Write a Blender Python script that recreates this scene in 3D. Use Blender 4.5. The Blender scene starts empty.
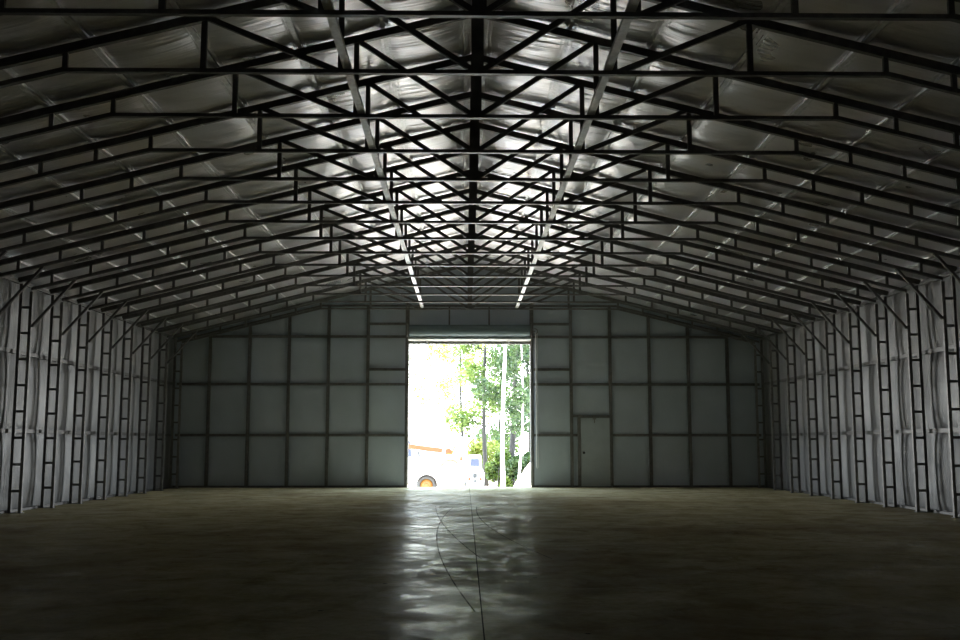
import bpy, math, random
from math import pi, sin, cos, sqrt, atan2
from mathutils import Vector
R = random.Random(7)
sc = bpy.context.scene
COL = sc.collection

# ------------------------------------------------------------------ dimensions (metres)
SP = 1.524                       # truss spacing
Y0 = 9.217                       # first truss in view, distance from the camera
NT = 15                          # trusses in view
YF = 31.10                       # far wall liner
YB = -1.6                        # back wall
XW = 9.15                        # side wall liner
ZB = 5.42                        # underside of the level bottom chord
XC = 4.572                       # where the bottom chord turns down
ZT = 6.78                        # underside of top chord at the ridge
CH = 0.10                       # top chord depth
SL = 0.25                        # roof slope
ZL = ZT + CH + 0.05             # liner at ridge
PURL = [0.15, 1.2, 2.25, 3.3, 4.35, 5.4, 6.45, 7.5, 8.6]
NEARTR = [Y0 + SP * i for i in range(-7, NT)]
SIDEG = [1.587, 3.15]

# ------------------------------------------------------------------ node helpers
def mat(name):
    m = bpy.data.materials.new(name); m.use_nodes = True
    nt = m.node_tree
    b = nt.nodes['Principled BSDF']
    return m, nt, b
def nd(nt, t, **kw):
    n = nt.nodes.new(t)
    for k, v in kw.items(): setattr(n, k, v)
    return n
def lk(nt, a, b): nt.links.new(a, b)
def setv(n, **kw):
    for k, v in kw.items(): n.inputs[k.replace('_', ' ')].default_value = v
def noise(nt, vec, scale, detail=4, rough=.55, dist=0.):
    n = nd(nt, 'ShaderNodeTexNoise'); setv(n, Scale=scale, Detail=detail, Roughness=rough, Distortion=dist)
    if vec is not None: lk(nt, vec, n.inputs['Vector'])
    return n.outputs['Fac']
def mapping(nt, vec, scale=(1, 1, 1), rot=(0, 0, 0), loc=(0, 0, 0)):
    n = nd(nt, 'ShaderNodeMapping'); n.inputs['Scale'].default_value = scale
    n.inputs['Rotation'].default_value = rot; n.inputs['Location'].default_value = loc
    lk(nt, vec, n.inputs['Vector']); return n.outputs['Vector']
def objco(nt): return nd(nt, 'ShaderNodeTexCoord').outputs['Object']
def math_(nt, op, a, b=None, c=None, clamp=False):
    n = nd(nt, 'ShaderNodeMath', operation=op); n.use_clamp = clamp
    for i, v in enumerate((a, b, c)):
        if v is None: continue
        if isinstance(v, (int, float)): n.inputs[i].default_value = v
        else: lk(nt, v, n.inputs[i])
    return n.outputs[0]
def ramp(nt, fac, stops):
    n = nd(nt, 'ShaderNodeValToRGB'); el = n.color_ramp.elements
    while len(el) > len(stops): el.remove(el[-1])
    while len(el) < len(stops): el.new(.5)
    for e, (p, c) in zip(el, stops):
        e.position = p; e.color = (*c, 1) if len(c) == 3 else c
    lk(nt, fac, n.inputs[0]); return n.outputs[0]
def maprange(nt, v, a, b, c, d):
    n = nd(nt, 'ShaderNodeMapRange'); n.clamp = True
    lk(nt, v, n.inputs[0])
    for i, q in enumerate((a, b, c, d)): n.inputs[i + 1].default_value = q
    return n.outputs[0]
def mixc(nt, f, a, b, blend='MIX'):
    n = nd(nt, 'ShaderNodeMix', data_type='RGBA', blend_type=blend)
    for s, v in ((n.inputs[0], f), (n.inputs[6], a), (n.inputs[7], b)):
        if isinstance(v, (int, float)): s.default_value = v
        elif isinstance(v, tuple): s.default_value = (*v, 1)
        else: lk(nt, v, s)
    return n.outputs[2]
def bump(nt, b, h, strength, dist):
    n = nd(nt, 'ShaderNodeBump'); n.inputs['Strength'].default_value = strength
    n.inputs['Distance'].default_value = dist
    lk(nt, h, n.inputs['Height']); lk(nt, n.outputs[0], b.inputs['Normal'])

def simple(name, col, rough=.5, metal=0., var=.12, sc_=6.0):
    m, nt, b = mat(name)
    f = noise(nt, objco(nt), sc_)
    c = ramp(nt, f, [(.3, tuple(v * (1 - var) for v in col)), (.7, tuple(min(1, v * (1 + var)) for v in col))])
    lk(nt, c, b.inputs['Base Color']); b.inputs['Roughness'].default_value = rough
    b.inputs['Metallic'].default_value = metal
    return m

M_STEEL = simple('dark_steel', (.14, .135, .13), .45, .3, .25, 9)
M_STEEL_G = simple('grey_steel', (.23, .22, .21), .45, .25, .25, 9)
M_GALV = simple('galvanised', (.72, .72, .73), .45, .55, .18, 12)
M_WHITEP = simple('white_paint', (.80, .80, .80), .45, 0, .04, 4)
M_DOORLEAF = simple('door_leaf_paint', (.38, .42, .45), .5, 0, .06, 3)
M_BLACK = simple('black_rubber', (.03, .03, .03), .6, 0, .2, 8)
M_ORANGE = simple('orange_paint', (.15, .03, .003), .45, 0, .12, 3)
M_YELLOW = simple('yellow_paint', (.20, .075, .005), .45, 0, .12, 3)
M_RED = simple('red_hose', (.35, .07, .04), .5, 0, .1, 3)
M_GLASS = simple('cab_glass', (.05, .055, .08), .12, 0, .05, 3)
M_CORD = simple('pale_chain', (.65, .65, .62), .35, .5, .1, 10)

# roof liner: silvery foil facing, wrinkled across the building
def foil():
    m, nt, b = mat('roof_foil')
    co = objco(nt)
    n1 = noise(nt, mapping(nt, co, (.45, 13, .45), (0, 0, .03)), 1.0, 3, .55, .12)
    n2 = noise(nt, mapping(nt, co, (.4, 4.2, .4), (0, 0, -.04), (3, 7, 1)), 1.0, 2, .5, .3)
    n3 = noise(nt, co, 1.1, 2)
    h = math_(nt, 'ADD', math_(nt, 'MULTIPLY', n1, .8), math_(nt, 'MULTIPLY', n2, .8))
    c = ramp(nt, n3, [(.3, (.68, .66, .67)), (.7, (.81, .80, .84))])
    lk(nt, c, b.inputs['Base Color'])
    b.inputs['Metallic'].default_value = .7
    lk(nt, maprange(nt, n3, .3, .7, .27, .36), b.inputs['Roughness'])
    bump(nt, b, h, 1.0, .03)
    return m
M_FOIL = foil()
# wall liner: pale vinyl facing with loose crinkles
def vinyl(name, axis, col=(.25, .25, .248), metal=.1, k=1.0):
    m, nt, b = mat(name)
    co = objco(nt)
    sc1 = (1, 7, 1.5) if axis == 'y' else (7, 1, 1.5)
    rt = (.35, 0, 0) if axis == 'y' else (0, .35, 0)
    n1 = noise(nt, mapping(nt, co, sc1, rt), 1.3, 5, .6, .5)
    sc2 = (1, 16, 3) if axis == 'y' else (16, 1, 3)
    n2 = noise(nt, mapping(nt, co, sc2, tuple(-v * .7 for v in rt)), 1.2, 4, .6, .3)
    msk = maprange(nt, noise(nt, co, .75, 2), .40, .62, .1, 1)
    if axis == 'y':                  # the facing hangs looser in the bays towards the camera end
        sp_ = nd(nt, 'ShaderNodeSeparateXYZ'); lk(nt, co, sp_.inputs[0])
        msk = math_(nt, 'MULTIPLY', msk, maprange(nt, sp_.outputs[1], 20.0, 24, 1.8, .15))
    h = math_(nt, 'MULTIPLY', math_(nt, 'ADD', n1, math_(nt, 'MULTIPLY', n2, .35)), msk)
    c = ramp(nt, noise(nt, co, .9, 3), [(.3, tuple(v * .88 for v in col)), (.7, col)])
    lk(nt, c, b.inputs['Base Color'])
    b.inputs['Metallic'].default_value = metal
    b.inputs['Roughness'].default_value = .45
    bump(nt, b, h, 1.0, .028 * k)
    return m
M_VSIDE = vinyl('wall_vinyl_side', 'y')
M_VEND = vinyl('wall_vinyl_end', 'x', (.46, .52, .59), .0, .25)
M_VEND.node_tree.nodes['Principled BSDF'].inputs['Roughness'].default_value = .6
M_CLAD = simple('outer_cladding', (.55, .56, .55), .5, .2, .05, 2)

def floor_mat():
    m, nt, b = mat('polished_concrete')
    co = objco(nt)
    sx = nd(nt, 'ShaderNodeSeparateXYZ'); lk(nt, co, sx.inputs[0])
    X, Y = sx.outputs[0], sx.outputs[1]
    big = noise(nt, co, .35, 4, .55, .4)
    mid = noise(nt, co, 1.6, 6, .62, .6)
    fine = noise(nt, co, 14, 5, .65)
    rust = maprange(nt, noise(nt, mapping(nt, co, (1, 1, 1), (0, 0, 0), (11, 4, 0)), .28, 4), .5, .68, 0, 1)
    c = ramp(nt, mid, [(.3, (.33, .27, .15)), (.5, (.54, .47, .28)), (.7, (.68, .62, .42))])
    c = mixc(nt, math_(nt, 'MULTIPLY', rust, .55), c, (.20, .125, .06))
    c = mixc(nt, maprange(nt, fine, .35, .7, .25, 0), c, (.06, .06, .05))
    # small dark spots of dirt
    v = nd(nt, 'ShaderNodeTexVoronoi'); v.inputs['Scale'].default_value = 1.5; lk(nt, co, v.inputs['Vector'])
    spot = math_(nt, 'LESS_THAN', math_(nt, 'ADD', v.outputs['Distance'], math_(nt, 'MULTIPLY', fine, .09)), .085)
    c = mixc(nt, math_(nt, 'MULTIPLY', spot, .85), c, (.02, .02, .018))
    # saw-cut joint on the centre line, and across
    jt = math_(nt, 'LESS_THAN', math_(nt, 'ABSOLUTE', X), .0055)
    # tyre marks
    def arc(p1, p2, p3, w, ylo, yhi):
        (ax, ay), (bx, by), (cx, cy) = p1, p2, p3
        d = 2 * (ax * (by - cy) + bx * (cy - ay) + cx * (ay - by))
        ux = ((ax**2 + ay**2) * (by - cy) + (bx**2 + by**2) * (cy - ay) + (cx**2 + cy**2) * (ay - by)) / d
        uy = ((ax**2 + ay**2) * (cx - bx) + (bx**2 + by**2) * (ax - cx) + (cx**2 + cy**2) * (bx - ax)) / d
        r = math.hypot(ax - ux, ay - uy)
        dx = math_(nt, 'SUBTRACT', X, ux); dy = math_(nt, 'SUBTRACT', Y, uy)
        dd = math_(nt, 'SQRT', math_(nt, 'ADD', math_(nt, 'MULTIPLY', dx, dx), math_(nt, 'MULTIPLY', dy, dy)))
        e = math_(nt, 'ABSOLUTE', math_(nt, 'SUBTRACT', dd, r))
        a = maprange(nt, e, w * .5, w, 1, 0)
        a = math_(nt, 'MULTIPLY', a, math_(nt, 'GREATER_THAN', Y, ylo))
        a = math_(nt, 'MULTIPLY', a, math_(nt, 'LESS_THAN', Y, yhi))
        sgn = 1 if ux > min(ax, bx, cx) else -1
        a = math_(nt, 'MULTIPLY', a, math_(nt, 'LESS_THAN' if sgn > 0 else 'GREATER_THAN', X, ux))
        return a
    marks = [arc((-.43, 20.8), (-.54, 14.7), (-.06, 8.35), .01, 8.3, 21.5),
             arc((-.75, 21.5), (-.45, 16.5), (.02, 12.3), .011, 12, 22),
             arc((.11, 21.4), (.36, 15.5), (.85, 12.2), .012, 12, 21.8)]
    tm = marks[0]
    for q in marks[1:]: tm = math_(nt, 'MAXIMUM', tm, q)
    tm = math_(nt, 'MULTIPLY', tm, maprange(nt, noise(nt, co, 2.5, 3), .3, .6, .25, 1))
    dark = math_(nt, 'MAXIMUM', math_(nt, 'MULTIPLY', jt, .9), math_(nt, 'MULTIPLY', tm, .85))
    c = mixc(nt, dark, c, (.015, .014, .012))
    lk(nt, c, b.inputs['Base Color'])
    # worn polish: patches that shine between duller, chalky areas
    streak = noise(nt, mapping(nt, co, (.8, 1.1, 1)), 2.1, 7, .68, .6)
    rgh = maprange(nt, streak, .38, .62, .22, .42)
    rgh = math_(nt, 'ADD', rgh, math_(nt, 'MULTIPLY', dark, .4), clamp=True)
    lk(nt, rgh, b.inputs['Roughness'])
    b.inputs['Specular IOR Level'].default_value = .3
    b.inputs['Specular Tint'].default_value = (1, .88, .62, 1)
    h = math_(nt, 'ADD', math_(nt, 'MULTIPLY', mid, .25), math_(nt, 'MULTIPLY', fine, .2))
    bump(nt, b, h, .3, .005)
    # chalky, unpolished share of the surface
    df = nd(nt, 'ShaderNodeBsdfDiffuse'); lk(nt, c, df.inputs[0]); df.inputs[1].default_value = .6
    wear = noise(nt, mapping(nt, co, (.9, .6, 1), (0, 0, 0), (5, 2, 0)), 5.5, 6, .7, .4)
    worn = noise(nt, mapping(nt, co, (.7, .5, 1), (0, 0, 0), (1, 6, 0)), 1.1, 4, .6, .4)
    pol = maprange(nt, math_(nt, 'ADD', math_(nt, 'MULTIPLY', wear, .5), math_(nt, 'MULTIPLY', worn, .5)), .43, .58, .05, .32)
    pol = math_(nt, 'MULTIPLY', pol, math_(nt, 'SUBTRACT', 1.0, math_(nt, 'MULTIPLY', dark, .8)))
    mx = nd(nt, 'ShaderNodeMixShader'); lk(nt, pol, mx.inputs[0])
    lk(nt, df.outputs[0], mx.inputs[1]); lk(nt, b.outputs[0], mx.inputs[2])
    lk(nt, mx.outputs[0], nt.nodes['Material Output'].inputs[0])
    return m
M_FLOOR = floor_mat()
def ground_mat():
    m, nt, b = mat('pale_gravel')
    co = objco(nt)
    c = ramp(nt, noise(nt, co, 3, 6), [(.3, (.62, .49, .36)), (.7, (.80, .67, .53))])
    lk(nt, c, b.inputs['Base Color']); b.inputs['Roughness'].default_value = .9
    bump(nt, b, noise(nt, co, 22, 4), .6, .03)
    return m
M_GROUND = ground_mat()
def bark(name, c1, c2):
    m, nt, b = mat(name)
    co = objco(nt)
    n = noise(nt, mapping(nt, co, (6, 6, 1.2)), 2, 5)
    lk(nt, ramp(nt, n, [(.35, c1), (.65, c2)]), b.inputs['Base Color']); b.inputs['Roughness'].default_value = .85
    bump(nt, b, n, .6, .03)
    return m
M_BARK = bark('dark_bark', (.006, .0055, .005), (.02, .018, .015))
M_BARKP = bark('pale_bark', (.55, .53, .50), (.75, .74, .71))
def leafmat(name, c1, c2):
    m, nt, b = mat(name)
    f = noise(nt, objco(nt), 1.7, 3)
    c = ramp(nt, f, [(.35, c1), (.65, c2)])
    lk(nt, c, b.inputs['Base Color']); b.inputs['Roughness'].default_value = .55
    tr = nd(nt, 'ShaderNodeBsdfTranslucent'); lk(nt, c, tr.inputs[0])
    mx = nd(nt, 'ShaderNodeMixShader'); mx.inputs[0].default_value = .4
    out = nt.nodes['Material Output']
    lk(nt, b.outputs[0], mx.inputs[1]); lk(nt, tr.outputs[0], mx.inputs[2]); lk(nt, mx.outputs[0], out.inputs[0])
    return m
M_LEAF = leafmat('leaf_green', (.03, .06, .009), (.10, .15, .022))
M_LEAFY = leafmat('leaf_yellow_green', (.09, .125, .015), (.20, .235, .04))
M_LEAFD = leafmat('leaf_deep_green', (.012, .03, .007), (.045, .08, .018))

# ------------------------------------------------------------------ mesh helpers
class MB:
    def __init__(s): s.v = []; s.f = []
    def beam(s, a, b, w, h, up=(0, 0, 1)):
        """box from a to b, w across, h along 'up' (centred)"""
        a, b = Vector(a), Vector(b); d = (b - a).normalized(); up = Vector(up)
        side = d.cross(up)
        if side.length < 1e-4: side = d.cross(Vector((0, 1, 0)))
        side.normalize(); u = side.cross(d).normalized()
        n = len(s.v)
        for p in (a, b):
            for sx, sy in ((-1, -1), (1, -1), (1, 1), (-1, 1)):
                s.v.append(tuple(p + side * (w / 2 * sx) + u * (h / 2 * sy)))
        s.f += [(n, n+3, n+2, n+1), (n+4, n+5, n+6, n+7)]
        for k in range(4):
            k2 = (k + 1) % 4
            s.f.append((n + k, n + k2, n + 4 + k2, n + 4 + k))
        return s
    def box(s, x0, x1, y0, y1, z0, z1):
        n = len(s.v)
        s.v += [(x, y, z) for z in (z0, z1) for x, y in ((x0, y0), (x1, y0), (x1, y1), (x0, y1))]
        s.f += [(n, n+3, n+2, n+1), (n+4, n+5, n+6, n+7), (n, n+1, n+5, n+4), (n+1, n+2, n+6, n+5), (n+2, n+3, n+7, n+6), (n+3, n, n+4, n+7)]
        return s
    def tube(s, pts, rad, seg=8):
        pts = [Vector(p) for p in pts]
        if isinstance(rad, (int, float)): rad = [rad] * len(pts)
        n = len(s.v); prev = None
        for i, p in enumerate(pts):
            d = (pts[min(i + 1, len(pts) - 1)] - pts[max(i - 1, 0)]).normalized()
            ref = Vector((0, 0, 1)) if abs(d.z) < .9 else Vector((1, 0, 0))
            u = d.cross(ref).normalized() if prev is None else (prev - d * prev.dot(d)).normalized()
            prev = u; w = d.cross(u)
            for k in range(seg):
                t = 2 * pi * k / seg
                s.v.append(tuple(p + (u * cos(t) + w * sin(t)) * rad[i]))
        for i in range(len(pts) - 1):
            for k in range(seg):
                k2 = (k + 1) % seg
                s.f.append((n + i*seg + k, n + i*seg + k2, n + (i+1)*seg + k2, n + (i+1)*seg + k))
        s.f.append(tuple(n + k for k in reversed(range(seg))))
        s.f.append(tuple(n + (len(pts)-1)*seg + k for k in range(seg)))
        return s
    def prism(s, poly, y0, y1):
        """polygon in (x, z) pushed from y0 to y1"""
        n = len(s.v); k = len(poly)
        s.v += [(x, y0, z) for x, z in poly] + [(x, y1, z) for x, z in poly]
        s.f.append(tuple(range(n, n + k))); s.f.append(tuple(n + k + i for i in reversed(range(k))))
        for i in range(k):
            j = (i + 1) % k; s.f.append((n + j, n + i, n + k + i, n + k + j))
        return s
    def build(s, name, m, parent=None, smooth=False):
        me = bpy.data.meshes.new(name); me.from_pydata(s.v, [], s.f); me.materials.append(m)
        me.validate(); me.update()
        if smooth:
            for p in me.polygons: p.use_smooth = True
        o = bpy.data.objects.new(name, me); COL.objects.link(o)
        if parent: o.parent = parent
        return o
def bev(o, w=.004, seg=2):
    md = o.modifiers.new('bevel', 'BEVEL'); md.width = w; md.segments = seg; md.limit_method = 'ANGLE'
    return o
def struct(o): o['kind'] = 'structure'; return o
def tag(o, label, cat, group=None):
    o['label'] = label; o['category'] = cat
    if group: o['group'] = group
    return o
def empty(name, loc=(0, 0, 0)):
    o = bpy.data.objects.new(name, None); o.location = loc; o.empty_display_size = .2
    COL.objects.link(o); return o
def copy_tree(o, parent=None):
    c = o.copy(); COL.objects.link(c)
    if parent: c.parent = parent
    for ch in list(o.children): copy_tree(ch, c)
    return c
ORD = ['first', 'second', 'third', 'fourth', 'fifth', 'sixth', 'seventh', 'eighth', 'ninth', 'tenth',
       'eleventh', 'twelfth', 'thirteenth', 'fourteenth', 'fifteenth']

# ------------------------------------------------------------------ setting: floor, ground
o = MB().box(-9.35, 9.35, YB - .15, 31.35, -.25, 0).build('floor', M_FLOOR); struct(o)
g = MB()
prof = [(31.36, -.03), (34, -.25), (38, -.62), (42, -.78), (60, -.9), (95, -1.0), (140, -1.0)]
for i in range(len(prof) - 1):
    (ya, za), (yb, zb) = prof[i], prof[i + 1]
    n = len(g.v); g.v += [(-70, ya, za), (70, ya, za), (70, yb, zb), (-70, yb, zb)]; g.f.append((n, n+1, n+2, n+3))
n = len(g.v); g.v += [(-70, -30, -.26), (70, -30, -.26), (70, 31.36, -.26), (-70, 31.36, -.26)]; g.f.append((n, n+1, n+2, n+3))
struct(g.build('ground', M_GROUND))

# ------------------------------------------------------------------ ceiling (liner with sag between purlins and trusses)
def grid(nx, ny, fn):
    v = [fn(i, j) for j in range(ny + 1) for i in range(nx + 1)]
    f = [(j*(nx+1)+i, j*(nx+1)+i+1, (j+1)*(nx+1)+i+1, (j+1)*(nx+1)+i) for j in range(ny) for i in range(nx)]
    return v, f
px = sorted([-p for p in PURL] + PURL); edges_x = [-9.2] + px + [9.2]
edges_y = [YB] + [y for y in NEARTR if y > YB + .2] + [YF + .02]
cell = {}
def pill(t): return max(0., 4 * t * (1 - t)) ** .7
def locate(edges, v):
    for k in range(len(edges) - 1):
        if v <= edges[k + 1] + 1e-9: return k, (v - edges[k]) / (edges[k + 1] - edges[k])
    return len(edges) - 2, 1.
def subdiv(edges, step):
    out = []
    for a, b in zip(edges, edges[1:]):
        n = max(2, int(round((b - a) / step)))
        out += [a + (b - a) * k / n for k in range(n)]
    return out + [edges[-1]]
gx, gy = subdiv(edges_x, .09), subdiv(edges_y, .1)
def ceil_pt(i, j):
    x, y = gx[i], gy[j]
    a, u = locate(edges_x, x); b, w = locate(edges_y, y)
    if (a, b) not in cell: cell[(a, b)] = (R.uniform(.035, .075), R.uniform(-.3, .3))
    A, sk = cell[(a, b)]
    wide = edges_x[a + 1] - edges_x[a]
    A *= min(1, wide)
    # foil hangs between purlins, is held up over each truss
    s = A * pill(u) * (.35 + .65 * pill(w)) * (1 + .25 * sin(w * 9 + sk * 8 + a))
    return (x, y, ZL - SL * abs(x) - s)
v, f = grid(len(gx) - 1, len(gy) - 1, ceil_pt)
c = MB(); c.v = v; c.f = [tuple(reversed(q)) for q in f]
ceil = struct(c.build('ceiling', M_FOIL, smooth=True))
# roof sheets above the liner
r = MB()
for s in (-1, 1):
    r.beam((0, YB - .2, ZL + .16), (0, 31.5, ZL + .16), .01, .01)
    n = len(r.v)
    for (xx, zz) in ((0, ZL + .12), (9.6 * s, ZL + .12 - SL * 9.6)):
        for yy in (YB - .3, 31.6):
            for dz in (0, .04): r.v.append((xx, yy, zz + dz))
    r.f += [(n, n+2, n+6, n+4), (n+1, n+5, n+7, n+3), (n+4, n+6, n+7, n+5), (n, n+4, n+5, n+1), (n+2, n+3, n+7, n+6)]
struct(r.build('roof', M_CLAD))

# ------------------------------------------------------------------ walls
def side_wall(s, name):
    ez = [0, SIDEG[0], SIDEG[1], ZL - SL * XW + .01]
    gz = subdiv(ez, .08); gyy = subdiv(edges_y, .1)
    cc = {}
    def fn(i, j):
        y, z = gyy[i], gz[j]
        a, u = locate(edges_y, y); b, w = locate(ez, z)
        if (a, b) not in cc: cc[(a, b)] = R.uniform(.055, .085)
        bl = cc[(a, b)] * (pill(u) * pill(w)) ** .8
        return (s * (XW - bl), y, z)
    v, f = grid(len(gyy) - 1, len(gz) - 1, fn)
    m = MB(); m.v = v; m.f = f if s < 0 else [tuple(reversed(q)) for q in f]
    # outer cladding behind the liner
    x0 = XW + .02
    m2 = m.build(name, M_VSIDE, smooth=True); struct(m2)
    cl = MB().box(*sorted((s * x0, s * (x0 + .14))), YB - .15, 31.35, -.2, ZL - SL * XW + .12).build('outer_cladding', M_CLAD, m2)
    return m2
side_wall(-1, 'wall_left'); side_wall(1, 'wall_right')
def roofz(x): return ZL - SL * abs(x)
DX, DZ = 1.895, 4.40          # big doorway half width, height
PX0, PX1, PZ = 3.43, 4.33, 2.12   # walk-in door
xs_end = [1.93 + 1.2192 * k for k in range(6)]
# far wall liner: strips between studs, with openings
wv = MB(); wc = MB()
def wall_cell(x0, x1, z0a, z1a, z0b=None, z1b=None):
    """liner cell gently pillowed; top may slope (z1a at x0, z1b at x1)"""
    z1b = z1a if z1b is None else z1b
    nx, nz = max(2, int((x1 - x0) / .1)), max(2, int((max(z1a, z1b) - z0a) / .12))
    A = R.uniform(.012, .03)
    def fn(i, j):
        u, w = i / nx, j / nz
        return (x0 + (x1 - x0) * u, YF - A * pill(u) * pill(w), z0a + (z1a + (z1b - z1a) * u - z0a) * w)
    v, f = grid(nx, nz, fn); n = len(wv.v)
    wv.v += v; wv.f += [tuple(n + q for q in ff) for ff in f]
ends = [-9.2] + [-x for x in reversed(xs_end)] + xs_end + [9.2]
gz_all = [0, 1.587, 3.15, 4.63]
for a, b in zip(ends, ends[1:]):
    if a < 0 < b:                      # over the big door
        wall_cell(a, 0, DZ, roofz(a), None, roofz(0)); wall_cell(0, b, DZ, roofz(0), None, roofz(b)); continue
    if abs(a - xs_end[1]) < .01:       # bay with the walk-in door
        wall_cell(a, PX0, 0, PZ); wall_cell(PX1, b, 0, PZ); wall_cell(a, b, PZ, 3.15)
    else:
        wall_cell(a, b, 0, 1.587); wall_cell(a, b, 1.587, 3.15)
    ta, tb = roofz(a), roofz(b)
    wall_cell(a, b, 3.15, min(4.63, ta), None, min(4.63, tb))
    if max(ta, tb) > 4.64: wall_cell(a, b, min(4.63, ta, tb) , max(ta, 4.631), None, max(tb, 4.631))
wf = struct(wv.build('wall_far', M_VEND, smooth=True))
for (x0, x1, z0, z1) in ((-9.3, -DX - .03, -.2, 4.45), (DX + .03, PX0 - .02, -.2, 4.45), (PX1 + .02, 9.3, -.2, 4.45), (PX0 - .02, PX1 + .02, PZ - .0, 4.45), (PX0 - .06, PX1 + .06, -.2, 0.01), (PX0 - .05, PX0 + .012, -.2, 4.4), (PX1 - .012, PX1 + .05, -.2, 4.4)):
    wc.box(x0, x1, YF + .03, YF + .18, z0, z1)
wc.prism([(-9.3, 4.45), (9.3, 4.45), (9.3, 4.7), (0, ZL + .13), (-9.3, 4.7)], YF + .03, YF + .18)
wc.build('outer_cladding', M_CLAD, wf)
bw = MB(); bw.prism([(-9.3, 0), (9.3, 0), (9.3, 4.66), (0, ZL + .1), (-9.3, 4.66)], YB - .12, YB - .01)
struct(bw.build('wall_near', M_VEND))

# base channels
t = MB()
for s in (-1, 1): t.box(*sorted((s * 9.02, s * 9.12)), YB, YF - .12, 0.0, .05)
struct(t.build('baseboard_sides', M_STEEL))
t = MB().box(-9.1, -DX - .02, YF - .11, YF - .03, 0, .06).box(DX + .02, PX0 - .05, YF - .11, YF - .03, 0, .06).box(PX1 + .05, 9.1, YF - .11, YF - .03, 0, .06)
struct(t.build('baseboard_far', M_STEEL))

# ------------------------------------------------------------------ side wall girts
for s, nm in ((-1, 'left'), (1, 'right')):
    for z, w in ((SIDEG[0], 'lower'), (SIDEG[1], 'upper')):
        o = MB().beam((s * 9.085, YB + .05, z), (s * 9.085, YF - .13, z), .05, .075)
        o = o.build('wall_girt', M_STEEL)
        tag(o, f'{w} of the two long steel girts running level along the {nm} wall liner', 'girt', 'long girts on the side walls')
    o = MB().beam((s * 9.05, YB + .05, 4.535), (s * 9.05, YF - .13, 4.535), .045, .06).build('eave_strut', M_STEEL)
    tag(o, f'steel eave strut where the {nm} wall meets the roof', 'strut', 'eave struts')

# ------------------------------------------------------------------ trusses
BC = .045; BW = .065
def make_truss():
    root = empty('roof_truss', (0, 0, 0))
    zc = ZT + CH / 2
    for s in (-1, 1):
        m = MB()
        m.prism([(0, ZT), (s * 9.05, ZT - SL * 9.05), (s * 9.05, ZT - SL * 9.05 + CH), (0, ZT + CH)][::s], -.033, .033)
        m.build('top_chord', M_STEEL, root)
    XE = 8.77
    ze = ZB - SL * (XE - XC)
    m = MB()
    m.prism([(-XC, ZB), (XC, ZB), (XC, ZB + BC), (-XC, ZB + BC)], -BW / 2, BW / 2)
    for s in (-1, 1):
        m.prism([(s * XC, ZB), (s * XE, ze), (s * XE, ze + BC + .01), (s * XC, ZB + BC + .01)][::s], -BW / 2, BW / 2)
    m.build('bottom_chord', M_STEEL, root)
    def bot(x): return ZB + BC / 2 if abs(x) <= XC else ZB + BC / 2 - SL * (abs(x) - XC)
    def top(x): return zc - SL * abs(x)
    MB().beam((0, 0, bot(0)), (0, 0, top(0)), .13, .05, (0, 1, 0)).build('king_post', M_STEEL, root)
    xs = [1.524, 3.048] + [XC + .762 * k for k in range(6)]
    for s in (-1, 1):
        for x in xs:
            w = .062 if x < 4 else .055
            MB().beam((s * x, 0, bot(x)), (s * x, 0, top(x)), w, .045, (0, 1, 0)).build('web_post', M_STEEL, root)
        for xa, xb in ((.03, 1.49), (1.56, 3.0)):
            MB().beam((s * xa, 0, bot(xa) + .01), (s * xb, 0, top(xb) - .03), .05, .06).build('web_brace', M_STEEL, root)
    return root
proto = make_truss()
for i in range(NT):
    o = proto if i == 0 else copy_tree(proto)
    o.location.y = Y0 + SP * i
    if i == 0: lab = 'dark steel roof truss nearest the camera, along the top edge of the view'
    elif i == NT - 1: lab = 'dark steel roof truss standing directly against the far wall'
    elif i <= 7: lab = f'dark steel roof truss, {ORD[i]} from the camera'
    else: lab = f'dark steel roof truss, {ORD[NT - 1 - i]} from the far wall'
    tag(o, lab, 'truss', 'roof trusses')

# ------------------------------------------------------------------ ladder columns
def make_column(s):
    root = empty('ladder_column', (s * 8.88, 0, 0))
    lx = lambda X: s * (X - 8.94)
    zi, zo = 4.36, 4.58
    MB().beam((lx(8.83), 0, .012), (lx(8.83), 0, zi - .02), .06, .06, (0, 1, 0)).build('inner_post', M_STEEL_G, root)
    MB().beam((lx(9.03), 0, .012), (lx(9.03), 0, zo - .08), .06, .07, (0, 1, 0)).build('outer_post', M_STEEL, root)
    z = .42
    while z < 4.3:
        MB().beam((lx(8.855), 0, z), (lx(9.003), 0, z), .05, .05).build('rung', M_STEEL, root)
        z += .515
    MB().box(*sorted((lx(8.78), lx(9.07))), -.07, .07, 0, .012).build('base_plate', M_STEEL, root)
    # knee brace up to the truss
    xa = 8.80; xb = 7.98
    MB().beam((lx(xa), 0, 3.64), (lx(xb), 0, ZB - SL * (xb - XC) + .02), .05, .045).build('knee_brace', M_STEEL, root)
    return root
for s, nm in ((-1, 'left'), (1, 'right')):
    pc = make_column(s)
    first = True
    for i in range(5, NT):
        o = pc if first else copy_tree(pc); first = False
        o.location = (s * 8.88, Y0 + SP * i, 0)
        if i == NT - 1:              # the corner column has no brace
            for ch_ in [c_ for c_ in o.children if c_.name.startswith('knee_brace')]: bpy.data.objects.remove(ch_)
        k = NT - 1 - i
        lab = (f'ladder-like steel column in the far {nm} corner by the end wall' if k == 0 else
               f'ladder-like steel column on the {nm} wall, {ORD[k]} from the far corner')
        tag(o, lab, 'column', 'ladder columns along the side walls')

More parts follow.
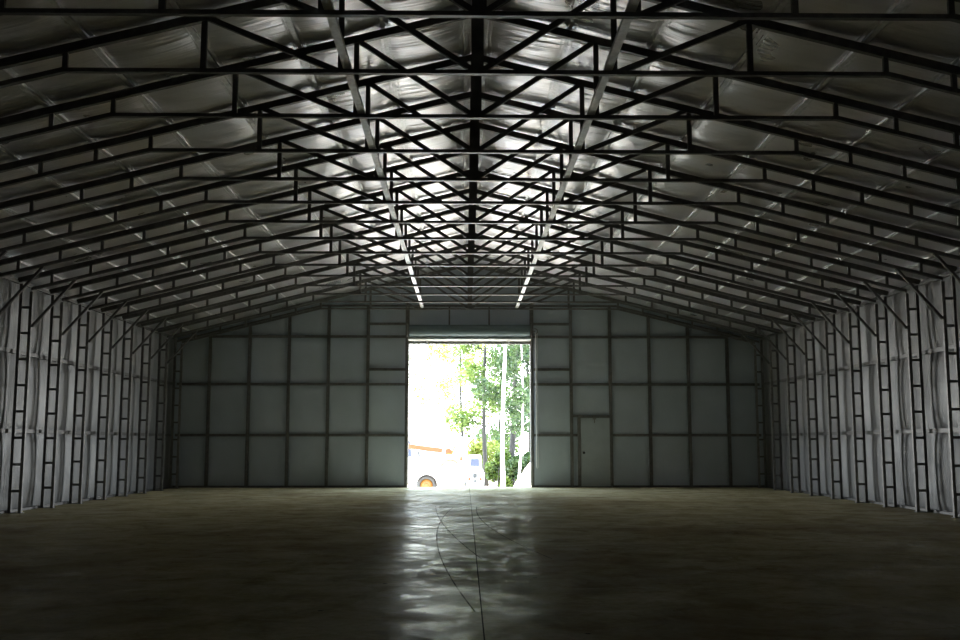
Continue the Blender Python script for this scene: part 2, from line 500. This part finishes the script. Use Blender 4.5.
# ------------------------------------------------------------------ purlins
LAST = YF - .05
for s, nm in ((-1, 'left'), (1, 'right')):
    for k, p in enumerate(PURL):
        x = s * p; zt = ZL - SL * p
        m = MB()
        cy0, cy1 = Y0 - SP * 5, LAST
        nx_ = Vector((-s * SL, 0, -1)).normalized()
        # hat section: two flanges against the liner and a crown below
        a = Vector((x, cy0, zt)); b = Vector((x, cy1, zt))
        up = (s * SL, 0, 1)
        dn = Vector((-s * SL, 0, -1)).normalized()
        m.beam(a + dn * .024, b + dn * .024, .05, .046, up)
        for q in (-1, 1):
            sd = Vector((1, 0, -s * SL)).normalized() * (q * .068)
            m.beam(a + sd + dn * .014, b + sd + dn * .014, .028, .012, up)
        o = m.build('roof_purlin', M_GALV)
        w = 'beside the ridge' if k == 0 else ('along the eave' if k == len(PURL) - 1 else f'{ORD[k]} out from the ridge')
        tag(o, f'silvery roof purlin on the {nm} slope, {w}', 'purlin', 'roof purlins')
        cm = MB(); cm.beam(Vector((0, -.06, 0)), Vector((0, .06, 0)), .10, .012, up)
        cp = cm.build('clip', M_STEEL_G, o)
        cp.location = a + dn * .05; cp.location.y = Y0 + .085
        for i in range(1, NT):
            c2 = cp.copy(); COL.objects.link(c2); c2.parent = o; c2.location.y = Y0 + SP * i + (.085 if i < NT - 1 else 0)

# long restraint channels lying on the bottom chords
for s, nm in ((-1, 'left'), (1, 'right')):
    x = s * 1.45
    m = MB()
    y0, y1 = Y0 - SP * 4, Y0 + SP * (NT - 1) + .1
    z = ZB + BC
    m.box(x - .045, x + .045, y0, y1, z, z + .006)
    m.box(x - .045, x - .039, y0, y1, z + .006, z + .045)
    m.box(x + .039, x + .045, y0, y1, z + .006, z + .045)
    o = m.build('restraint_channel', M_GALV)
    tag(o, f'long pale steel channel laid across the bottom chords, {nm} of the centre line', 'channel', 'restraint channels on the trusses')

# ------------------------------------------------------------------ end wall frame
YS0, YS1 = YF - .105, YF - .035
def lowz(x): return ZB + .17 if abs(x) <= XC else ZB + .13 - SL * (abs(x) - XC)
def stud(x, z0, z1, w=.095, name='wall_stud'):
    return MB().box(x - w / 2, x + w / 2, YS0, YS1, z0, z1).build(name, M_STEEL)
for s, nm in ((-1, 'left'), (1, 'right')):
    for k, x in enumerate(xs_end):
        z0 = .06
        o = stud(s * x, z0, lowz(x) - .02, .12 if k == 0 else .095)
        lab = (f'dark steel door jamb post at the {nm} edge of the big doorway' if k == 0 else
               f'dark far-wall stud, {ORD[k - 1]} {nm} of the big doorway')
        tag(o, lab, 'post' if k == 0 else 'stud', 'upright studs of the far wall')
# level girts (cut between studs so that nothing overlaps)
def level(z, xa, xb, h=.08):
    m = MB()
    xs = sorted([xa, xb] + [q for st in xs_end for q in (-st, st) if xa < q < xb])
    for a, b in zip(xs, xs[1:]):
        m.box(a + .048, b - .048, YS0 + .008, YS1 - .005, z - h / 2, z + h / 2)
    return m
def girt(m, lab): tag(m.build('wall_girt', M_STEEL), lab, 'girt', 'level girts of the far wall')
xo = 9.06
girt(level(1.587, -xo, -xs_end[0]), 'lowest level girt of the far wall, left of the doorway')
girt(level(3.15, -xo, -xs_end[0]), 'middle level girt of the far wall, left of the doorway')
girt(level(4.63, -8.12, -xs_end[0]), 'upper level girt of the far wall, left of the doorway')
girt(level(1.587, xs_end[0], xs_end[1]).box(xs_end[1] + .048, PX0 - .1, YS0 + .008, YS1 - .005, 1.547, 1.627), 'short lowest girt between the doorway and the walk-in door')
girt(level(1.587, xs_end[2], xo), 'lowest level girt of the far wall, right of the walk-in door')
girt(level(3.15, xs_end[0], xo), 'middle level girt of the far wall, right of the doorway')
girt(level(4.63, xs_end[0], 8.12), 'upper level girt of the far wall, right of the doorway')
for s, nm in ((-1, 'left'), (1, 'right')):
    a, b = sorted((s * xs_end[0], s * xs_end[1]))
    girt(level(3.61, a, b), f'short blocking rail halfway up beside the {nm} side of the doorway')
    girt(level(5.03, a, b), f'short blocking rail near the top beside the {nm} side of the doorway')
# top plate of the frame following the truss
m = MB().box(-XC, XC, YS0, YS1, ZB + .15, ZB + .21)
for s in (-1, 1):
    m.prism([(s * XC, ZB + .15), (s * 9.05, ZB + .15 - SL * (9.05 - XC)), (s * 9.05, ZB + .21 - SL * (9.05 - XC)), (s * XC, ZB + .21)][::s], YS0, YS1)
tag(m.build('top_plate', M_STEEL), 'dark steel top plate following the truss outline on the far wall', 'beam')
# header stubs above the big doorway
for x, w in ((-.63, 'left'), (.61, 'right')):
    tag(stud(x, 4.62, lowz(0) - .02, .05, 'header_stud'), f'{w} short stud hanging above the rolled-up door', 'stud', 'short studs over the doorway')

# ------------------------------------------------------------------ roll-up door
rd = struct(empty('door_1', (0, YF - .1, 0)))
yl = -.0
m = MB().box(-DX - .035, DX + .035, -.004, .07, DZ, DZ + .09).build('header_beam', M_STEEL_G, rd)
# drum with the rolled curtain (ribbed)
dm = MB(); N = 40
prof = []
for k in range(N):
    t = 2 * pi * k / N; rr = .17 + (.006 if k % 2 else 0)
    prof.append((rr * cos(t), rr * sin(t)))
n = len(dm.v)
for x in (-1.86, 1.86):
    dm.v += [(x, -.2 + a, 4.80 + b_) for a, b_ in prof]
dm.f += [(n + k, n + (k + 1) % N, n + N + (k + 1) % N, n + N + k) for k in range(N)]
dm.f += [tuple(n + k for k in reversed(range(N))), tuple(n + N + k for k in range(N))]
M_CURT = simple('door_curtain_paint', (.13, .17, .18), .85, 0, .06, 2)
dm.build('curtain_roll', M_CURT, rd)
MB().beam((-1.9, -.075, 4.545), (1.9, -.075, 4.545), .09, .09, (0, -.75, .6)).build('bottom_bar', M_WHITEP, rd)
for x in (-1.32, 1.22):
    MB().box(x - .02, x + .02, -.095, -.02, 4.36, 4.49).build('stop_tab', M_GALV, rd)
for s in (-1, 1):
    MB().box(*sorted((s * 1.885, s * 1.93)), -.09, -.012, .005, 4.60).build('guide_rail', M_STEEL_G, rd)
    MB().prism([(s * 1.9, 4.6), (s * 1.93, 4.6), (s * 1.93, 5.0), (s * 1.9, 5.0)][::s], -.36, -.01).build('bracket', M_STEEL_G, rd)
ch = MB(); x = 2.05; z = 4.72
ch.tube([(x, -.16, 4.74), (x, -.16, .62)], .016, 6); ch.tube([(x + .05, -.16, 4.74), (x + .05, -.16, .64)], .008, 6)
ch.tube([(x, -.16, .62), (x + .012, -.16, .585), (x + .038, -.16, .59), (x + .05, -.16, .64)], .011, 6)
ch.build('hoist_chain', M_WHITEP, rd)['label'] = 'pale hanging hoist chain'
w_ = MB(); pts = [(2.0 + .085 * cos(2*pi*k/18) + .02, -.16, 4.78 + .085 * sin(2*pi*k/18)) for k in range(19)]
w_.tube(pts, .016, 6).box(1.94, 2.03, -.19, -.13, 4.76, 4.80).build('chain_wheel', M_STEEL_G, rd)

# ------------------------------------------------------------------ walk-in door
pd = struct(empty('door_2', (0, YF - .07, 0)))
bev(MB().box(PX0 + .005, PX1 - .005, -.02, .03, .03, PZ - .005).build('door_leaf', M_DOORLEAF, pd))
fr = MB().box(PX0 - .095, PX0, -.035, .11, .0, PZ + .10).box(PX0, PX1 , -.035, .11, PZ, PZ + .08)
fr.box(PX1, PX1 + .03, -.03, .11, 0, PZ + .08)
fr.box(PX0, PX0 + .02, .03, .10, .03, PZ).box(PX1 - .02, PX1, .03, .10, .03, PZ).box(PX0, PX1, .03, .10, PZ - .03, PZ)
fr.box(xs_end[1] + .05, PX0 - .095, -.03, .03, PZ + .02, PZ + .10)
fr.build('door_frame', M_STEEL, pd)
MB().box(PX0, PX1, -.035, .11, .0, .032).build('threshold', M_STEEL, pd)
k = MB(); k.tube([(PX0 + .09, -.02, 1.05), (PX0 + .09, -.05, 1.05), (PX0 + .09, -.055, 1.05), (PX0 + .09, -.08, 1.05)], [.035, .02, .035, .03], 12)
k.build('door_knob', M_BLACK, pd, True)
MB().box(3.84, 3.87, -.045, -.02, PZ - .16, PZ - .01).box(3.80, 3.91, -.04, -.02, PZ - .05, PZ - .01).build('door_closer', M_STEEL_G, pd)

# ------------------------------------------------------------------ outside: trees
def leaf_cloud(blobs, n, size, rr):
    m = MB()
    for _ in range(n):
        (cx, cy, cz, r) = rr.choice(blobs)
        while True:
            p = Vector((rr.uniform(-1, 1), rr.uniform(-1, 1), rr.uniform(-1, 1)))
            if p.length < 1: break
        q = Vector((cx, cy, cz)) + p * r
        u = Vector((rr.gauss(0, 1), rr.gauss(0, 1), rr.gauss(0, .7))).normalized()
        w = u.cross(Vector((rr.gauss(0, 1), rr.gauss(0, 1), rr.gauss(0, 1)))).normalized()
        s = size * rr.uniform(.6, 1.3); nn = len(m.v)
        k = u.cross(w) * (.12 * s)
        m.v += [tuple(q - u * s), tuple(q + w * s * .45 + k), tuple(q + u * s), tuple(q - w * s * .45 + k)]
        m.f.append((nn, nn+1, nn+2, nn+3))
    return m
def gz(y):
    for (ya, za), (yb, zb) in zip([(31.36, -.03), (34, -.25), (38, -.62), (42, -.78), (60, -.9), (95, -1.0)], [(34, -.25), (38, -.62), (42, -.78), (60, -.9), (95, -1.0), (140, -1.0)]):
        if y <= yb: return za + (zb - za) * (y - ya) / (yb - ya)
    return -1.
def tree(x, y, h, r0, barkm, leafm, nleaf, label, seed, lean=0., crown=(.3, 1.), spread=2.2, lsize=.13, nb=12):
    rr = random.Random(seed); g0 = gz(y)
    root = empty('tree', (x, y, g0))
    pts = []; rad = []
    for k in range(9):
        t = k / 8
        pts.append((lean * t * h + .12 * sin(t * 5 + seed), .1 * sin(t * 4 + seed * 2), h * t - .15 * (k == 0))); rad.append(r0 * (1 - .75 * t) * (1.25 if k == 0 else 1))
    tm = MB(); tm.tube(pts, rad, 10)
    blobs = []
    for b in range(nb):
        t = crown[0] + (crown[1] - crown[0]) * (b + .5) / nb
        i = min(7, int(t * 8)); p = Vector(pts[i]).lerp(Vector(pts[i + 1]), t * 8 - i)
        a = b * 2.4 + seed; L = spread * rr.uniform(.6, 1.15) * (1 - .45 * max(0, t - .3))
        e = p + Vector((cos(a) * L, sin(a) * L, L * rr.uniform(.1, .5)))
        mid = p.lerp(e, .5) + Vector((0, 0, .12 * L))
        tm.tube([p, mid, e], [r0 * .28 * (1.1 - t * .6), r0 * .18, r0 * .06], 6)
        blobs += [(e.x, e.y, e.z, spread * .38), (mid.x, mid.y, mid.z, spread * .3)]
    tm.build('trunk', barkm, root, True)
    leaf_cloud(blobs, nleaf, lsize, rr).build('foliage', leafm, root)
    tag(root, label, 'tree', 'trees outside the doorway')
    return root
VPX = 465.1
def X_at(px, d): return (px - VPX) / 1002 * d - .137
tree(X_at(486, 52), 52, 12, .13, M_BARK, M_LEAF, 5200, 'slim dark-trunked tree straight behind the middle of the doorway', 3, 0, (.22, 1), 1.9)
tree(X_at(505, 44), 44, 13, .10, M_BARKP, M_LEAFY, 2200, 'tall straight pale-trunked tree right of the doorway middle', 4, .0, (.5, 1), 2.2)
tree(X_at(513, 50), 50, 11, .17, M_BARK, M_LEAFD, 4200, 'thick dark-trunked tree just left of the leaning pale sapling', 5, 0, (.2, 1), 1.7)
tree(X_at(518, 46), 46, 9, .06, M_BARKP, M_LEAFD, 2600, 'thin pale sapling leaning right beside the thick dark trunk', 6, .03, (.3, 1), 1.5)
tree(X_at(528, 58), 58, 12, .14, M_BARK, M_LEAFD, 5200, 'dense deep green tree at the right edge of the doorway', 7, 0, (.08, 1), 2.4)
tree(X_at(462, 66), 66, 12, .12, M_BARK, M_LEAFY, 4200, 'yellow-green tree with thin trunk standing left of the doorway middle', 8, 0, (.2, 1), 2.6)
tree(X_at(447, 74), 74, 14, .12, M_BARKP, M_LEAFY, 3200, 'sparse pale tree behind the orange boom', 9, 0, (.3, 1), 3.0)
tree(X_at(424, 80), 80, 15, .12, M_BARKP, M_LEAFY, 2200, 'very sparse pale tree at the left edge of the doorway', 10, 0, (.4, 1), 3.4)
tree(X_at(500, 72), 72, 12, .15, M_BARK, M_LEAF, 5200, 'leafy tree farthest back between the pale trunk and the slim dark trunk', 11, 0, (.1, 1), 2.8)
def shrub(x, y, w, h, leafm, n, label, seed):
    rr = random.Random(seed); root = empty('shrub', (x, y, gz(y)))
    blobs = [(rr.uniform(-w, w) * .6, rr.uniform(-.5, .5), h * rr.uniform(.05, .8), w * .4) for _ in range(9)]
    st = MB()
    for (bx, by, bz, r) in blobs: st.tube([(bx * .15, by * .15, -.05), (bx * .5, by * .5, bz * .5), (bx, by, bz)], [.03, .02, .01], 5)
    st.build('stem', M_BARK, root); leaf_cloud(blobs, n * 2, .12, rr).build('foliage', leafm, root)
    tag(root, label, 'shrub', 'undergrowth outside the doorway')
shrub(X_at(478, 54), 54, 1.3, 2.6, M_LEAFY, 1100, 'yellow-green bush above the small white cart', 21)
shrub(X_at(497, 49.5), 49.5, .75, 2.0, M_LEAF, 1100, 'low green bush between the slim dark trunk and the pale trunk', 22)
shrub(X_at(521, 49), 49, .8, 2.0, M_LEAFD, 1200, 'deep green bush behind the pale sapling', 23)
shrub(X_at(509, 53), 53, .7, 1.6, M_LEAF, 1200, 'low green bush right behind the thick dark trunk', 25)
shrub(X_at(490, 66), 66, 2.0, 3.4, M_LEAF, 1500, 'tall green bush farthest back in the middle of the doorway', 24)

# ------------------------------------------------------------------ outside: machine with an orange boom
D = 42.0; GZ = gz(D)
def P(px, py, d=D): return (X_at(px, d), 1.349 - (py - 442.97) / 1002 * d)
def wheel(parent, x, y, z, r, w, hubm, name='wheel', axis='y'):
    m = MB(); N = 28
    prof = [(r * .62, -w/2), (r * .93, -w/2), (r, -w * .3), (r, w * .3), (r * .93, w/2), (r * .62, w/2)]
    n0 = len(m.v)
    for k in range(N):
        t = 2 * pi * k / N
        for (q, a) in prof: m.v.append((x + q * cos(t), y + a, z + q * sin(t)))
    L = len(prof)
    for k in range(N):
        for j in range(L):
            m.f.append((n0 + k*L + j, n0 + k*L + (j+1) % L, n0 + ((k+1) % N)*L + (j+1) % L, n0 + ((k+1) % N)*L + j))
    o = m.build(name, M_BLACK, parent, True)
    h = MB(); h.tube([(x, y - w * .42, z), (x, y - w * .1, z), (x, y + w * .42, z)], [r * .6, r * .62, r * .6], 24)
    h.tube([(x, y - w * .55, z), (x, y - w * .4, z)], [r * .2, r * .24], 12)
    h.build('hub', hubm, o, True)
    return o
root = empty('telehandler', (0, D, 0))
tag(root, 'white site machine with a long orange boom parked outside the doorway', 'machine')
x0, _ = P(398, 480); x1, _ = P(463, 480)
zt_ = P(0, 460)[1]
body = MB()
bx = [P(386, 0)[0], P(464, 0)[0]]
body.prism([(bx[0], GZ + .45), (bx[1], GZ + .45), (bx[1], GZ + 1.25), (bx[1] - .35, GZ + 1.5), (bx[0] + .9, GZ + 1.55), (bx[0], GZ + 1.3)], -.75, .75)
bev(body.build('chassis', M_WHITEP, root), .05)
xa = P(398, 0)[0]
cab = MB().prism([(xa - .2, GZ + 1.3), (xa + .75, GZ + 1.3), (xa + .62, GZ + 2.4), (xa - .1, GZ + 2.4)], .1, .75)
bev(cab.build('cab', M_WHITEP, root), .04)
MB().prism([(xa - .02, GZ + 1.5), (xa + .62, GZ + 1.5), (xa + .52, GZ + 2.25), (xa + .04, GZ + 2.25)], .085, .1).build('cab_window', M_GLASS, root)
a = P(396, 444.5); b = P(443, 450.5)
bo = MB(); bo.beam((a[0], -.35, a[1]), (b[0], -.35, b[1]), .20, .20)
bev(bo.build('boom', M_ORANGE, root), .015)
e2 = P(446, 451.3); b2 = P(430, 449)
MB().beam((b2[0], -.35, b2[1]), (e2[0], -.35, e2[1]), .14, .13).build('boom_extension', M_GALV, root)
c1 = P(419, 451); c2 = P(420.5, 456)
MB().tube([(c1[0], -.35, c1[1]), (c2[0], -.35, c2[1])], .05, 8).build('boom_strut', M_BLACK, root)
hx, hz = P(449, 451.5)
MB().prism([(hx - .14, hz - .1), (hx + .1, hz - .14), (hx + .17, hz + .04), (hx + .02, hz + .16), (hx - .14, hz + .1)], -.42, -.28).build('fork_carriage', M_ORANGE, root)
fk = MB(); fx, fz = P(455, 449)
fk.beam((fx - .12, -.42, fz - .2), (fx + .04, -.42, fz + .18), .06, .07); fk.beam((fx - .3, -.42, fz - .19), (fx - .1, -.42, fz - .2), .06, .06)
fk.build('fork', M_YELLOW, root)
pts = [P(440, 466.5), (P(443, 463.5)), P(446, 460.5), P(449, 459), P(453, 459), P(456, 460.5), P(458, 463)]
MB().tube([(p[0], -.80, p[1]) for p in pts], [.04, .05, .05, .07, .07, .06, .04], 8).build('hydraulic_hose', M_RED, root)
wheel(root, P(428, 0)[0], -.78, GZ + .42, .42, .34, M_YELLOW)
wheel(root, P(392, 0)[0], -.78, GZ + .42, .42, .34, M_YELLOW)
fx0 = P(428, 0)[0]; fp = [(fx0 + .5 * cos(t), -.95, GZ + .42 + .5 * sin(t)) for t in [pi * (1 - k / 10) * .85 for k in range(11)]]
fm = MB()
for p_, q_ in zip(fp, fp[1:]): fm.beam(p_, q_, .30, .035)
fm.build('mudguard', M_YELLOW, root)
bl = P(461.5, 458)
MB().tube([(bl[0], -.7, bl[1] - .1), (bl[0], -.7, bl[1] + .05), (bl[0], -.7, bl[1] + .10)], [.08, .08, .03], 12).build('beacon_light', M_ORANGE, root)

# white trailer box behind it
D2 = 46.5; tr = empty('box_trailer', (0, D2, gz(D2)))
tag(tr, 'low white box trailer standing behind the orange-boomed machine', 'trailer')
xl, xr = X_at(404, D2), X_at(467.5, D2); zt = 1.349 - (433 - 442.97) / 1002 * D2 - gz(D2)
bev(MB().prism([(xl, .55), (xr, .55), (xr, zt - .35), (xr - .55, zt), (xl, zt)], -.9, 1.2).build('box_body', M_WHITEP, tr), .04)
for q in (-1.7, .2): wheel(tr, q, -.8, .36, .36, .24, M_WHITEP)
MB().tube([(xr, 0, .6), (xr + .5, 0, .45)], .05, 8).build('drawbar', M_STEEL_G, tr)

# small white cart with a dark windscreen
D3 = 43.5; ct = empty('utility_cart', (X_at(475, D3), D3, gz(D3)))
tag(ct, 'small white utility cart with a dark windscreen, right of the white machine', 'vehicle')
bev(MB().prism([(-.36, .28), (.36, .28), (.40, .85), (.30, 1.05), (-.30, 1.05), (-.40, .85)], -.5, 1.1).build('cart_body', M_WHITEP, ct), .05)
bev(MB().prism([(-.30, 1.05), (.30, 1.05), (.26, 1.62), (-.26, 1.62)], -.15, .8).build('cart_cab', M_WHITEP, ct), .05)
MB().prism([(-.20, 1.14), (.20, 1.14), (.18, 1.47), (-.18, 1.47)], -.17, -.152).build('windscreen', M_GLASS, ct)
for q in (-1, 1):
    MB().tube([(q * .24, -.53, .62), (q * .24, -.5, .62)], [.06, .07], 12).build('headlight', M_ORANGE, ct)
    MB().box(q * .33 - .09, q * .33 + .09, -.42, .1, 0, .5).build('front_tyre', M_BLACK, ct)
MB().box(-.09, .09, -.515, -.5, .66, .86).box(-.05, .05, -.515, -.5, .46, .6).build('grille', M_BLACK, ct)

# pale gravel heap by the right jamb
rr = random.Random(5); gp = MB(); NX, NY = 22, 16
def hp(i, j):
    x = (i / NX - .5) * 3.4; y = (j / NY - .5) * 3.0
    r = sqrt((x / 1.7) ** 2 + (y / 1.5) ** 2)
    return (x, y, max(-.05, 2.3 * max(0, 1 - r) ** .75 + rr.uniform(-.04, .04) - .04))
v, f = grid(NX, NY, hp); gp.v = v; gp.f = f
hp_o = gp.build('gravel_heap', M_GROUND, None, True); hp_o.location = (X_at(551, 41), 41, gz(41))
tag(hp_o, 'pale heap of gravel showing at the right edge of the doorway', 'heap')

# ------------------------------------------------------------------ light: sky and sun outside
w = bpy.data.worlds.new('sky'); sc.world = w; w.use_nodes = True
nt = w.node_tree; bg = nt.nodes['Background']
tc = nd(nt, 'ShaderNodeTexCoord'); sx = nd(nt, 'ShaderNodeSeparateXYZ'); lk(nt, tc.outputs['Generated'], sx.inputs[0])
c = ramp(nt, sx.outputs[2], [(0.0, (1.0, 1.0, .98)), (.3, (.74, .89, 1.0)), (1.0, (.42, .68, 1.0))])
lk(nt, c, bg.inputs[0]); bg.inputs[1].default_value = 3.4
sun = bpy.data.lights.new('sun', 'SUN'); sun.energy = 4.5; sun.angle = .01; sun.color = (1, .95, .86)
so = bpy.data.objects.new('sun', sun); COL.objects.link(so)
d = Vector((.75, .12, -1.0)).normalized()          # shines away from the camera, over the roof, onto the yard
so.rotation_euler = d.to_track_quat('-Z', 'Y').to_euler(); so.location = (-10, 10, 30)
# a portal in the doorway only tells Cycles where the sky light comes in (it gives off nothing itself)
pl = bpy.data.lights.new('doorway_portal', 'AREA'); pl.shape = 'RECTANGLE'; pl.size = 3.8; pl.size_y = 4.4
pl.cycles.is_portal = True
po = bpy.data.objects.new('doorway_portal', pl); COL.objects.link(po)
po.location = (0, YF + .1, 2.2); po.rotation_euler = (-pi / 2, 0, 0)

# ------------------------------------------------------------------ camera and view
cam = bpy.data.cameras.new('camera'); co = bpy.data.objects.new('camera', cam); COL.objects.link(co)
cam.sensor_width = 36; cam.lens = 36 * 1002.1 / 960; cam.clip_end = 500
co.location = (-.137, 0, 1.349); co.rotation_euler = (pi / 2 + .1221, 0, -.0149)
sc.camera = co
sc.view_settings.view_transform = 'Standard'; sc.view_settings.look = 'None'
sc.view_settings.gamma = 1; sc.view_settings.use_curve_mapping = False
sc.view_settings.exposure = 2.4
cy = sc.cycles
cy.use_denoising = True; cy.max_bounces = 10; cy.diffuse_bounces = 6; cy.glossy_bounces = 6
cy.sample_clamp_indirect = 8.0; cy.caustics_reflective = True
